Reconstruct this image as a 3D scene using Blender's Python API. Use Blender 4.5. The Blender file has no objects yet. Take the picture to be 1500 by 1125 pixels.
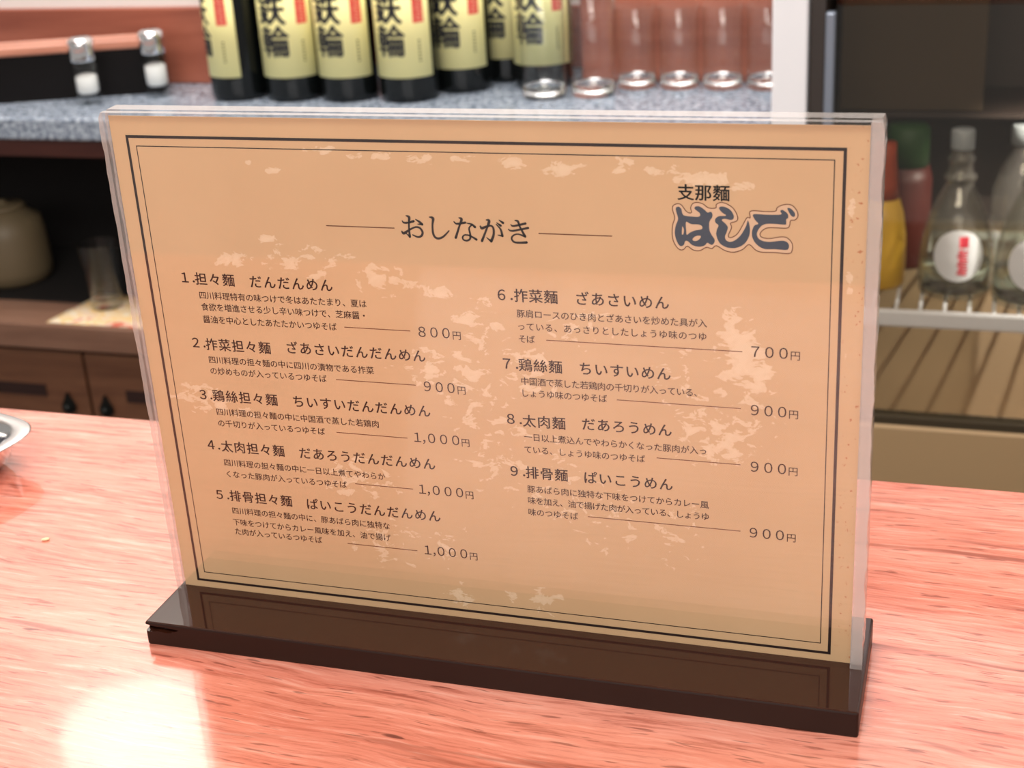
import bpy, bmesh, math, random
from mathutils import Vector, Matrix, noise
random.seed(7)
S = bpy.context.scene
COL = S.collection

# ---------------------------------------------------------------- camera
cam_data = bpy.data.cameras.new('camera')
cam = bpy.data.objects.new('camera', cam_data)
COL.objects.link(cam)
Rm = ((0.9536916, -0.0654689, 0.2935749),
      (0.2953313, 0.3888550, -0.8726804),
      (-0.0570246, 0.9189698, 0.3901828))
cam.matrix_world = Matrix.Translation((0.1832979, -0.5011072, 0.3457638)) @ Matrix(Rm).to_4x4()
cam_data.sensor_width = 36
cam_data.lens = 51.4355
cam_data.clip_start = 0.02
cam_data.dof.use_dof = True
cam_data.dof.focus_distance = 0.60
cam_data.dof.aperture_fstop = 16.0
S.camera = cam

# ---------------------------------------------------------------- world, lamps, exposure
w = bpy.data.worlds.new('world'); S.world = w
w.use_nodes = True
w.node_tree.nodes['Background'].inputs[0].default_value = (1.0, 0.94, 0.88, 1)
w.node_tree.nodes['Background'].inputs[1].default_value = 0.30

def area(name, loc, target, size, power, color=(1, 0.93, 0.85), size_y=None):
    l = bpy.data.lights.new(name, 'AREA')
    l.energy = power; l.color = color; l.size = size
    if size_y:
        l.shape = 'RECTANGLE'; l.size_y = size_y
    o = bpy.data.objects.new(name, l); COL.objects.link(o)
    o.location = loc
    o.rotation_euler = (Vector(target) - Vector(loc)).to_track_quat('-Z', 'Y').to_euler()
    return o
area('ceiling_light_over_counter', (0.15, -0.95, 1.42), (0.0, 0.0, 0.1), 1.2, 28, size_y=0.6)
area('ceiling_light_over_shelf', (-0.6, 0.80, 1.42), (-0.6, 1.25, 0.3), 1.6, 26, (1, 0.96, 0.93), 0.4)
area('added_front_fill', (0.2, -2.4, 1.10), (0.0, 0.0, 0.1), 2.6, 16, (1, 0.95, 0.92), 0.7)  # added fill behind the camera, brightens the counter mirrored in the acrylic
def spot(name, loc, target, power, angle, radius, color=(1, 1, 1)):
    l = bpy.data.lights.new(name, 'SPOT'); l.energy = power; l.color = color
    l.spot_size = math.radians(angle); l.spot_blend = 0.6; l.shadow_soft_size = radius
    o = bpy.data.objects.new(name, l); COL.objects.link(o); o.location = loc
    o.rotation_euler = (Vector(target) - Vector(loc)).to_track_quat('-Z', 'Y').to_euler()
    return o
spot('fridge_light', (0.36, 1.10, 0.088), (0.16, 1.36, -0.45), 13, 64, 0.004, (1, 0.95, 0.86))
S.view_settings.view_transform = 'Standard'
S.view_settings.look = 'None'
S.view_settings.gamma = 1.0
S.view_settings.exposure = 0.25
S.view_settings.use_curve_mapping = False
S.cycles.use_denoising = True
S.cycles.max_bounces = 14
S.cycles.transparent_max_bounces = 24
S.cycles.transmission_bounces = 12
S.cycles.sample_clamp_indirect = 6.0

# ---------------------------------------------------------------- helpers
def link(name, me, mat=None, parent=None, smooth=False):
    o = bpy.data.objects.new(name, me)
    COL.objects.link(o)
    for m in (mat if isinstance(mat, (list, tuple)) else [mat]):
        if m: me.materials.append(m)
    if parent: o.parent = parent
    if smooth:
        for p in me.polygons: p.use_smooth = True
    return o

def obj(name, bm, mat=None, parent=None, smooth=False):
    me = bpy.data.meshes.new(name)
    bmesh.ops.recalc_face_normals(bm, faces=bm.faces[:])
    bm.to_mesh(me); bm.free()
    return link(name, me, mat, parent, smooth)

def thing(name, label, cat, loc=(0, 0, 0), rz=0, group=None):
    o = bpy.data.objects.new(name, None); COL.objects.link(o)
    o.location = loc; o.rotation_euler = (0, 0, rz)
    o.empty_display_size = 0.02
    return tag(o, label, cat, group)

def tag(o, label, cat, group=None):
    o['label'] = label; o['category'] = cat
    if group: o['group'] = group
    return o

def struct(o):
    o['kind'] = 'structure'
    return o

def box(bm, x0, x1, y0, y1, z0, z1, bev=0.0, seg=2):
    r = bmesh.ops.create_cube(bm, size=1)
    vs = r['verts']
    for v in vs:
        v.co = Vector((x0 if v.co.x < 0 else x1, y0 if v.co.y < 0 else y1, z0 if v.co.z < 0 else z1))
    if bev:
        es = list({e for v in vs for e in v.link_edges})
        bmesh.ops.bevel(bm, geom=es, offset=bev, segments=seg, affect='EDGES', profile=0.5)

def bbox(x0, x1, y0, y1, z0, z1, bev=0.0, seg=2):
    bm = bmesh.new(); box(bm, x0, x1, y0, y1, z0, z1, bev, seg); return bm

def lathe(bm, prof, n=48, cx=0, cy=0, close=False):
    rings = []
    for r, z in prof:
        if r < 1e-6:
            rings.append([bm.verts.new((cx, cy, z))])
        else:
            rings.append([bm.verts.new((cx + r*math.cos(2*math.pi*i/n), cy + r*math.sin(2*math.pi*i/n), z)) for i in range(n)])
    pairs = list(zip(rings, rings[1:]))
    if close: pairs.append((rings[-1], rings[0]))
    for a, b in pairs:
        for i in range(n):
            j = (i + 1) % n
            if len(a) == 1 and len(b) == 1: continue
            if len(a) == 1: bm.faces.new((a[0], b[i], b[j]))
            elif len(b) == 1: bm.faces.new((a[i], a[j], b[0]))
            else: bm.faces.new((a[i], a[j], b[j], b[i]))
    return bm

def lathed(prof, n=48, close=False):
    return lathe(bmesh.new(), prof, n, close=close)

def rod(bm, p, q, r, n=10):
    p = Vector(p); q = Vector(q); d = (q - p)
    m = Matrix.Translation((p + q)/2) @ d.to_track_quat('Z', 'Y').to_matrix().to_4x4()
    bmesh.ops.create_cone(bm, cap_ends=True, segments=n, radius1=r, radius2=r, depth=d.length, matrix=m)

def smooth_curve(pts, closed=True, k=6):
    n = len(pts); out = []
    rng = range(n) if closed else range(n - 1)
    for i in rng:
        if closed: p = [pts[(i + j) % n] for j in (-1, 0, 1, 2)]
        else: p = [pts[min(max(i + j, 0), n - 1)] for j in (-1, 0, 1, 2)]
        for s in range(k):
            t = s / k
            out.append(tuple(0.5*((2*p[1][a]) + (-p[0][a] + p[2][a])*t + (2*p[0][a] - 5*p[1][a] + 4*p[2][a] - p[3][a])*t*t
                       + (-p[0][a] + 3*p[1][a] - 3*p[2][a] + p[3][a])*t**3) for a in range(len(p[0]))))
    if not closed: out.append(tuple(pts[-1]))
    return out

def filled(loops):
    """flat filled mesh (list of verts 2D, faces) of polygons with holes"""
    c = bpy.data.curves.new('tmp', 'CURVE'); c.dimensions = '2D'; c.fill_mode = 'BOTH'
    for L in loops:
        s = c.splines.new('POLY'); s.points.add(len(L) - 1); s.use_cyclic_u = True
        for i, (x, y) in enumerate(L): s.points[i].co = (x, y, 0, 1)
    return curve_to_vf(c)

def curve_to_vf(c):
    o = bpy.data.objects.new('tmp', c); COL.objects.link(o)
    dg = bpy.context.evaluated_depsgraph_get(); dg.update()
    me = bpy.data.meshes.new_from_object(o.evaluated_get(dg))
    vf = ([(v.co.x, v.co.y) for v in me.vertices], [tuple(p.vertices) for p in me.polygons])
    bpy.data.objects.remove(o); bpy.data.meshes.remove(me)
    return vf

_glyph = {}
def glyph(ch, bold=0.0):
    k = (ch, bold)
    if k not in _glyph:
        c = bpy.data.curves.new('tmp', 'FONT')
        c.body = ch; c.resolution_u = 3; c.offset = bold
        _glyph[k] = curve_to_vf(c)
        bpy.data.curves.remove(c)
    return _glyph[k]

class Ink:
    """collects flat marks in a plane, coordinates in millimetres"""
    def __init__(s): s.v = []; s.f = []
    def add(s, vf, fx=lambda x, y: (x, y)):
        b = len(s.v)
        s.v += [fx(*p) for p in vf[0]]
        s.f += [tuple(i + b for i in f) for f in vf[1]]
    def char(s, ch, cx, cy, em, bold=0.0, sx=1.0):
        # the em box of the font runs from -0.12 to 0.88; a heavier face is the glyph struck several times
        d = bold*em
        for ox, oy in (((-d, 0), (d, 0), (0, d*0.6), (0, -d*0.6)) if bold > 0 else ((0, 0),)):
            s.add(glyph(ch), lambda x, y: (cx + ox + (x - 0.5)*em*sx, cy + oy + (y - 0.38)*em))
    def row(s, text, a, b, em, bold=0.0):
        n = len(text)
        for i, ch in enumerate(text):
            t = i/(n - 1) if n > 1 else 0
            if ch in ' \u3000': continue
            s.char(ch, a[0] + (b[0]-a[0])*t, a[1] + (b[1]-a[1])*t, em, bold)
    def line(s, a, b, wd):
        dx, dy = b[0]-a[0], b[1]-a[1]; L = math.hypot(dx, dy); nx, ny = -dy/L*wd/2, dx/L*wd/2
        s.add(([(a[0]+nx, a[1]+ny), (a[0]-nx, a[1]-ny), (b[0]-nx, b[1]-ny), (b[0]+nx, b[1]+ny)], [(0, 1, 2, 3)]))
    def frame(s, x0, x1, y0, y1, wd):
        h = wd/2
        o = [(x0-h, y0-h), (x1+h, y0-h), (x1+h, y1+h), (x0-h, y1+h)]
        i = [(x0+h, y0+h), (x1-h, y0+h), (x1-h, y1-h), (x0+h, y1-h)]
        s.add((o + i, [(0, 1, 5, 4), (1, 2, 6, 5), (2, 3, 7, 6), (3, 0, 4, 7)]))
    def ribbon(s, pts, k=6):
        """brush stroke: (x, y, width) points"""
        P = smooth_curve(pts, False, k); V = []
        for i, p in enumerate(P):
            a = P[max(i-1, 0)]; b = P[min(i+1, len(P)-1)]
            dx, dy = b[0]-a[0], b[1]-a[1]; L = math.hypot(dx, dy) or 1
            V += [(p[0]-dy/L*p[2]/2, p[1]+dx/L*p[2]/2), (p[0]+dy/L*p[2]/2, p[1]-dx/L*p[2]/2)]
        s.add((V, [(2*i, 2*i+1, 2*i+3, 2*i+2) for i in range(len(P)-1)]))
        for e in (P[0], P[-1]):
            s.add(([(e[0]+e[2]/2*math.cos(t*math.pi/5), e[1]+e[2]/2*math.sin(t*math.pi/5)) for t in range(10)], [tuple(range(10))]))
    def outline(s, pts, wd):
        n = len(pts); V = []
        for i, p in enumerate(pts):
            a = pts[i-1]; b = pts[(i+1) % n]
            dx, dy = b[0]-a[0], b[1]-a[1]; L = math.hypot(dx, dy) or 1
            V += [(p[0]-dy/L*wd/2, p[1]+dx/L*wd/2), (p[0]+dy/L*wd/2, p[1]-dx/L*wd/2)]
        s.add((V, [(2*i, 2*i+1, 2*((i+1) % n)+1, 2*((i+1) % n)) for i in range(n)]))
    def build(s, name, mat, parent, y):
        me = bpy.data.meshes.new(name)
        me.from_pydata([(p[0]/1000, y, p[1]/1000) for p in s.v], [], s.f)
        return link(name, me, mat, parent)

# ---------------------------------------------------------------- materials
def mat(name, color=(0.8, 0.8, 0.8), rough=0.5, metal=0.0, spec=0.5, **kw):
    m = bpy.data.materials.new(name); m.use_nodes = True
    p = m.node_tree.nodes['Principled BSDF']
    p.inputs['Base Color'].default_value = (*color, 1)
    p.inputs['Roughness'].default_value = rough
    p.inputs['Metallic'].default_value = metal
    p.inputs['Specular IOR Level'].default_value = spec
    for k, v in kw.items(): p.inputs[k.replace('_', ' ')].default_value = v
    return m

def srgb(r, g, b):
    return tuple((c/255/12.92 if c/255 <= 0.04045 else ((c/255+0.055)/1.055)**2.4) for c in (r, g, b))

class N:
    def __init__(s, m): s.t = m.node_tree; s.p = s.t.nodes.get('Principled BSDF'); s.out = s.t.nodes.get('Material Output')
    def n(s, typ, **kw):
        nd = s.t.nodes.new(typ)
        for k, v in kw.items(): setattr(nd, k, v)
        return nd
    def l(s, a, b): s.t.links.new(a, b)
    def math(s, op, a, b=None, c=None):
        nd = s.n('ShaderNodeMath', operation=op)
        for i, x in enumerate((a, b, c)):
            if x is None: continue
            if isinstance(x, (int, float)): nd.inputs[i].default_value = x
            else: s.l(x, nd.inputs[i])
        return nd.outputs[0]
    def coord(s, scale=(1, 1, 1), rot=(0, 0, 0), loc=(0, 0, 0)):
        tc = s.n('ShaderNodeTexCoord'); mp = s.n('ShaderNodeMapping')
        mp.inputs['Scale'].default_value = scale; mp.inputs['Rotation'].default_value = rot; mp.inputs['Location'].default_value = loc
        s.l(tc.outputs['Object'], mp.inputs['Vector']); return mp.outputs[0]
    def noise(s, vec, scale, detail=4, rough=0.55, dist=0.0):
        nd = s.n('ShaderNodeTexNoise'); nd.inputs['Scale'].default_value = scale
        nd.inputs['Detail'].default_value = detail; nd.inputs['Roughness'].default_value = rough; nd.inputs['Distortion'].default_value = dist
        if vec is not None: s.l(vec, nd.inputs['Vector'])
        return nd.outputs['Fac']
    def ramp(s, fac, stops, interp='LINEAR'):
        nd = s.n('ShaderNodeValToRGB'); cr = nd.color_ramp; cr.interpolation = interp
        while len(cr.elements) < len(stops): cr.elements.new(0.5)
        for e, (p, c) in zip(cr.elements, stops):
            e.position = p; e.color = (*c, 1) if len(c) == 3 else c
        s.l(fac, nd.inputs[0]); return nd.outputs['Color']
    def mix(s, fac, a, b, typ='MIX'):
        nd = s.n('ShaderNodeMix', data_type='RGBA', blend_type=typ)
        for i, x in ((0, fac), (6, a), (7, b)):
            if isinstance(x, (int, float)): nd.inputs[i].default_value = x
            elif isinstance(x, tuple): nd.inputs[i].default_value = (*x, 1)
            else: s.l(x, nd.inputs[i])
        return nd.outputs[2]
    def bump(s, h, strength=0.2, dist=0.001):
        b = s.n('ShaderNodeBump'); b.inputs['Strength'].default_value = strength; b.inputs['Distance'].default_value = dist
        s.l(h, b.inputs['Height']); s.l(b.outputs[0], s.p.inputs['Normal'])

def wood(name, base, dark, light, rough=0.3, scale=1.0, coat=0.0, pores=0.5, rot=(0, 0, 0), spec=0.5):
    m = mat(name, base, rough, spec=spec); g = N(m)
    g.p.inputs['Coat Weight'].default_value = coat
    g.p.inputs['Coat Roughness'].default_value = 0.12
    v = g.coord((1.2*scale, 14*scale, 14*scale), rot)
    a = g.noise(v, 3.2, 6, 0.6, 0.6)
    col = g.ramp(a, [(0.25, dark), (0.5, base), (0.75, light)])
    v2 = g.coord((9*scale, 190*scale, 190*scale), rot)
    b = g.noise(v2, 1.6, 5, 0.65)
    col = g.mix(g.ramp(b, [(0.35, (1, 1, 1)), (0.62, (0, 0, 0))]), col, g.mix(0.55, base, dark), 'MIX') if False else col
    streak = g.ramp(b, [(0.52, (0, 0, 0)), (0.72, (1, 1, 1))])
    col = g.mix(g.math('MULTIPLY', streak, 0.5), col, dark)
    v3 = g.coord((26*scale, 330*scale, 330*scale), rot, (3, 1, 0))
    c = g.noise(v3, 1.0, 2, 0.5)
    pore = g.ramp(c, [(0.66, (0, 0, 0)), (0.74, (1, 1, 1))])
    col = g.mix(g.math('MULTIPLY', pore, pores), col, tuple(x*0.35 for x in dark))
    g.l(col, g.p.inputs['Base Color'])
    g.bump(b, 0.08, 0.0006)
    return m

def pane(name, tint=(1, 1, 1), ior=1.49, rough=0.0, milk=0.0, boost=1.0):
    """clear sheet: see-through with a Fresnel reflection, optionally a little milky"""
    m = bpy.data.materials.new(name); m.use_nodes = True; g = N(m)
    g.t.nodes.remove(g.p)
    tr = g.n('ShaderNodeBsdfTransparent'); tr.inputs[0].default_value = (*tint, 1)
    gl = g.n('ShaderNodeBsdfGlossy'); gl.inputs['Roughness'].default_value = rough
    fr = g.n('ShaderNodeFresnel'); ge = g.n('ShaderNodeNewGeometry')
    # both faces of the sheet reflect like air to plastic
    g.l(g.math('POWER', ior, g.math('MULTIPLY_ADD', ge.outputs['Backfacing'], -2.0, 1.0)), fr.inputs[0])
    mx = g.n('ShaderNodeMixShader')
    g.l(g.math('MINIMUM', g.math('MULTIPLY', fr.outputs[0], boost), 1.0), mx.inputs[0])
    body = tr.outputs[0]
    if milk:
        df = g.n('ShaderNodeBsdfDiffuse'); df.inputs[0].default_value = (0.70, 0.65, 0.62, 1)
        m2 = g.n('ShaderNodeMixShader'); m2.inputs[0].default_value = milk
        g.l(tr.outputs[0], m2.inputs[1]); g.l(df.outputs[0], m2.inputs[2]); body = m2.outputs[0]
    g.l(body, mx.inputs[1]); g.l(gl.outputs[0], mx.inputs[2]); g.l(mx.outputs[0], g.out.inputs[0])
    return m

def glass(name, color=(1, 1, 1), ior=1.46):
    m = bpy.data.materials.new(name); m.use_nodes = True; g = N(m)
    g.t.nodes.remove(g.p)
    b = g.n('ShaderNodeBsdfGlass'); b.inputs['Color'].default_value = (*color, 1); b.inputs['IOR'].default_value = ior
    b.inputs['Roughness'].default_value = 0.0
    g.l(b.outputs[0], g.out.inputs[0])
    return m

# ================================================================ the setting
M_white = mat('white_plaster', srgb(225, 221, 218), 0.8)
M_ceil = mat('ceiling_paint', srgb(235, 232, 226), 0.9)
M_floor = mat('floor_tile', srgb(90, 70, 60), 0.6)
M_board = wood('red_brown_board', srgb(160, 92, 72), srgb(132, 70, 54), srgb(178, 108, 86), 0.45, 0.6, pores=0.15)

struct(obj('floor', bbox(-2.6, 2.0, -1.6, 1.62, -0.98, -0.95), M_floor))
struct(obj('ceiling', bbox(-2.6, 2.0, -1.6, 1.62, 1.50, 1.53), M_ceil))
struct(obj('wall_back', bbox(-2.6, 2.0, 1.56, 1.62, -0.95, 1.50), M_white))
# the wall behind the shelf: white above, wooden boards below; a recess behind the bottles
struct(obj('wall_shelf', bbox(-2.6, -0.034, 1.385, 1.559, -0.95, 1.50), M_white))
struct(obj('wall_left', bbox(-2.6, -0.80, 1.2765, 1.3845, -0.0295, 1.50), M_white))
struct(obj('wall_right', bbox(-0.30, -0.034, 1.3025, 1.3845, -0.0295, 1.50), M_white))
struct(obj('trim_1', bbox(-2.58, -0.795, 1.262, 1.276, -0.0295, 0.0715, 0.002), M_board))
struct(obj('trim_2', bbox(-0.7995, -0.3005, 1.370, 1.3845, -0.0295, 0.051, 0.002), M_board))
struct(obj('trim_3', bbox(-0.3000, -0.036, 1.288, 1.302, -0.0295, 0.075, 0.002), M_board))

# ================================================================ counter
def counter_material():
    m = mat('counter_wood', rough=0.17); g = N(m)
    g.p.inputs['Coat Weight'].default_value = 0.7; g.p.inputs['Coat Roughness'].default_value = 0.06; g.p.inputs['Coat IOR'].default_value = 1.55
    tc = g.n('ShaderNodeTexCoord'); sp = g.n('ShaderNodeSeparateXYZ'); g.l(tc.outputs['Object'], sp.inputs[0])
    wav = g.noise(g.coord((5, 9, 1)), 1.0, 3, 0.5)
    yy = g.math('ADD', sp.outputs['Y'], g.math('MULTIPLY_ADD', wav, 0.030, g.math('MULTIPLY', sp.outputs['X'], 0.035)))
    cx = g.n('ShaderNodeCombineXYZ'); g.l(sp.outputs['X'], cx.inputs[0]); g.l(yy, cx.inputs[1]); g.l(sp.outputs['Z'], cx.inputs[2])
    def band(sx, sy, loc, detail, rough=0.6):
        mp = g.n('ShaderNodeMapping'); mp.inputs['Scale'].default_value = (sx, sy, 8); mp.inputs['Location'].default_value = loc
        g.l(cx.outputs[0], mp.inputs['Vector']); return g.noise(mp.outputs[0], 1.0, detail, rough)
    c0, c1, c2 = srgb(212, 118, 96), srgb(226, 140, 119), srgb(236, 160, 140)
    broad = band(1.4, 22, (0, 0, 0), 3)
    col = g.ramp(broad, [(0.3, c0), (0.5, c1), (0.7, c2)])
    fine = band(22, 300, (4, 2, 0), 6, 0.68)
    col = g.mix(g.math('MULTIPLY', g.ramp(fine, [(0.50, (0, 0, 0)), (0.64, (1, 1, 1))]), 0.55), col, srgb(160, 68, 48))
    col = g.mix(g.math('MULTIPLY', g.ramp(fine, [(0.34, (1, 1, 1)), (0.46, (0, 0, 0))]), 0.5), col, srgb(244, 190, 172))
    # long thin dark growth lines
    ln = g.math('ABSOLUTE', g.math('SUBTRACT', band(1.3, 34, (9, 5, 0), 2), 0.5))
    keep = g.ramp(band(5, 30, (1, 7, 0), 2), [(0.45, (0, 0, 0)), (0.6, (1, 1, 1))])
    lnm = g.math('MULTIPLY', g.ramp(ln, [(0.004, (1, 1, 1)), (0.014, (0, 0, 0))]), keep)
    col = g.mix(g.math('MULTIPLY', lnm, 0.65), col, srgb(120, 46, 32))
    # short dark pores
    po = g.ramp(band(48, 460, (2, 8, 0), 2, 0.5), [(0.625, (0, 0, 0)), (0.68, (1, 1, 1))])
    col = g.mix(g.math('MULTIPLY', po, 0.55), col, srgb(96, 34, 24))
    # a few dark flecks in the grain
    fl = g.ramp(band(22, 120, (6, 3, 0), 2, 0.5), [(0.715, (0, 0, 0)), (0.74, (1, 1, 1))])
    col = g.mix(g.math('MULTIPLY', fl, 0.8), col, srgb(92, 40, 36))
    g.l(col, g.p.inputs['Base Color'])
    g.bump(fine, 0.05, 0.0005)
    return m
M_counter = counter_material()
c = obj('bar_counter', bbox(-1.7, 1.3, -0.49, 0.187, -0.045, 0.0, 0.004, 2), M_counter)
tag(c, 'glossy reddish wooden bar counter with dark grain, carrying the menu stand', 'counter')

# ================================================================ menu stand
M_base = mat('dark_brown_lacquer', srgb(50, 24, 15), 0.06, spec=0.5)
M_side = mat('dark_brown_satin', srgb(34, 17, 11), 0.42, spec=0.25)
M_acr = pane('acrylic_sheet', ior=1.58, rough=0.015)
M_edge = pane('acrylic_edge', (0.97, 0.95, 0.94), 1.6, 0.12, milk=0.27)
M_top = pane('acrylic_top', (0.9, 0.88, 0.88), 1.9, 0.06, milk=0.40)
M_ink = mat('dark_ink', srgb(28, 10, 6), 0.5)
M_text = mat('brown_text', srgb(62, 28, 16), 0.5)
M_rule = mat('brown_ink', srgb(98, 50, 14), 0.5)
M_logo = mat('slate_ink', srgb(58, 68, 82), 0.5)
M_halo = mat('logo_ground', srgb(212, 180, 148), 0.5)

stand = thing('menu_stand', 'acrylic menu stand on a dark brown base, holding an orange-tan Japanese menu card', 'menu', (0, 0, 0))

# --- base with the chipped front left corner
bm = bbox(-0.1495, 0.1545, -0.033, 0.035, 0.0, 0.0114, 0.0009, 2)
me = bpy.data.meshes.new('base'); bmesh.ops.recalc_face_normals(bm, faces=bm.faces[:]); bm.to_mesh(me); bm.free()
base = link('base', me, M_base, stand)
cb = bmesh.new()
chip = [(-0.153, 0.0070), (-0.1475, 0.0066), (-0.1440, 0.0071), (-0.1400, 0.0067), (-0.1374, 0.0070), (-0.1362, 0.0084), (-0.1335, 0.0096), (-0.1400, 0.0102), (-0.1450, 0.0104), (-0.1500, 0.0110), (-0.153, 0.0108)]
f0 = [cb.verts.new((x, -0.036, z)) for x, z in chip]
f1 = [cb.verts.new((x + 0.001, -0.0295 + 0.0012*math.sin(i*2.1), z + (0.0004 if i < 5 else -0.0012))) for i, (x, z) in enumerate(chip)]
cb.faces.new(f0); cb.faces.new(f1[::-1])
for i in range(len(chip)):
    j = (i + 1) % len(chip); cb.faces.new((f0[j], f0[i], f1[i], f1[j]))
bmesh.ops.recalc_face_normals(cb, faces=cb.faces[:])
cme = bpy.data.meshes.new('chip'); cb.to_mesh(cme); cb.free()
co = bpy.data.objects.new('chip', cme); COL.objects.link(co)
mod = base.modifiers.new('chip', 'BOOLEAN'); mod.operation = 'DIFFERENCE'; mod.object = co; mod.solver = 'EXACT'
dg = bpy.context.evaluated_depsgraph_get(); dg.update()
nme = bpy.data.meshes.new_from_object(base.evaluated_get(dg))
base.modifiers.clear(); base.data = nme
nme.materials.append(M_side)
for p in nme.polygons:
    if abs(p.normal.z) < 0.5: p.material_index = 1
bpy.data.objects.remove(co)

# --- acrylic sheets with rough, chipped ends
def sheet(name, y0, y1, x0, x1, z0, z1, seed):
    bm = bmesh.new(); rnd = random.Random(seed)
    n = 90
    rows = []
    for i in range(n + 1):
        z = z0 + (z1 - z0)*i/n
        amp = 1.0 if 2 < i < n - 1 else 0.2
        jl = amp*(0.0007*noise.noise((z*70, seed, 0)) + 0.0004*noise.noise((z*400, seed, 3)))
        jr = amp*(0.0006*noise.noise((z*90, seed, 9)) + 0.0004*noise.noise((z*500, seed, 5)))
        if i == n: jl += 0.0012; jr -= 0.0012
        rows.append([bm.verts.new(p) for p in ((x0 + jl, y0, z), (-0.1471, y0, z), (0.1484, y0, z), (x1 + jr, y0, z), (x1 + jr*0.6, y1, z), (0.1484, y1, z), (-0.1471, y1, z), (x0 + jl*0.6, y1, z))])
    for a, b in zip(rows, rows[1:]):
        for k in range(8):
            f = bm.faces.new((a[k], a[(k+1) % 8], b[(k+1) % 8], b[k]))
            f.material_index = 0 if k in (1, 5) else 1
    f = bm.faces.new(rows[-1]); f.material_index = 2
    f = bm.faces.new(rows[0][::-1]); f.material_index = 1
    return obj(name, bm, [M_acr, M_edge, M_top], stand)
sheet('acrylic_sheet', -0.0042, -0.0008, -0.1492, 0.1530, 0.0112, 0.2283, 1)
sheet('acrylic_sheet', 0.0008, 0.0088, -0.1492, 0.1530, 0.0112, 0.2285, 2)

# --- card: aged tan paper with pale blotches
BLOBS = [(104.4, 139.8, 7.0, 12.4, 1), (110.8, 129.3, 5.5, 8.3, 0.9), (98.1, 108.6, 15.5, 13.0, 0.65), (82.6, 127.3, 13.0, 19.9, 0.35), (-126.3, 105.2, 14.7, 5.2, 0.7), (-107.5, 101.2, 19.3, 5.8, 0.4), (-56.3, 214.1, 6.3, 1.3, 0.75), (-36.7, 212.7, 13.9, 1.6, 0.6), (-14.7, 211.5, 4.9, 1.6, 0.8), (1.5, 211.6, 4.3, 1.3, 0.8), (20.0, 210.7, 4.2, 2.1, 0.8), (39.5, 208.9, 6.7, 2.3, 0.95), (61.7, 210.4, 3.5, 2.5, 0.8), (72.4, 208.9, 3.5, 1.5, 0.7), (-77.0, 205.9, 2.6, 1.6, 0.9), (-86.9, 208.4, 1.8, 1.1, 0.7), (81.1, 207.8, 2.5, 3.0, 0.7), (92.1, 207.3, 7.3, 3.2, 0.8), (104.2, 203.9, 3.8, 1.7, 0.7), (-36.1, 162.5, 8.6, 5.7, 0.7), (-67.5, 169.6, 17.7, 6.3, 0.55), (-100.8, 168.7, 9.2, 2.9, 0.6), (-84.5, 176.8, 7.5, 2.3, 0.5), (-19.3, 159.1, 11.3, 2.8, 0.6), (2.2, 144.7, 11.2, 17.3, 0.45), (-5.2, 121.0, 14.3, 18.0, 0.5), (17.9, 128.5, 16.6, 14.6, 0.45), (-16.3, 126.1, 17.3, 8.9, 0.5), (4.5, 94.9, 17.3, 24.9, 0.4), (-54.1, 74.0, 18.6, 9.8, 0.5), (-44.5, 45.7, 18.7, 16.9, 0.35), (-16.8, 45.5, 12.2, 13.3, 0.35), (26.7, 81.6, 17.0, 28.2, 0.35), (48.6, 65.3, 22.3, 18.9, 0.35), (79.1, 59.3, 16.3, 18.8, 0.35), (-15.5, 23.1, 6.8, 4.8, 0.7), (7.4, 24.3, 3.0, 2.7, 0.7), (23.8, 24.1, 5.3, 5.3, 0.8), (142.6, 195.9, 1.2, 6.2, 0.6), (142.6, 168.3, 1.2, 7.7, 0.6), (142.2, 142.2, 1.2, 5.3, 0.5), (43.4, 147.0, 16.0, 11.2, 0.4)]
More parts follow.
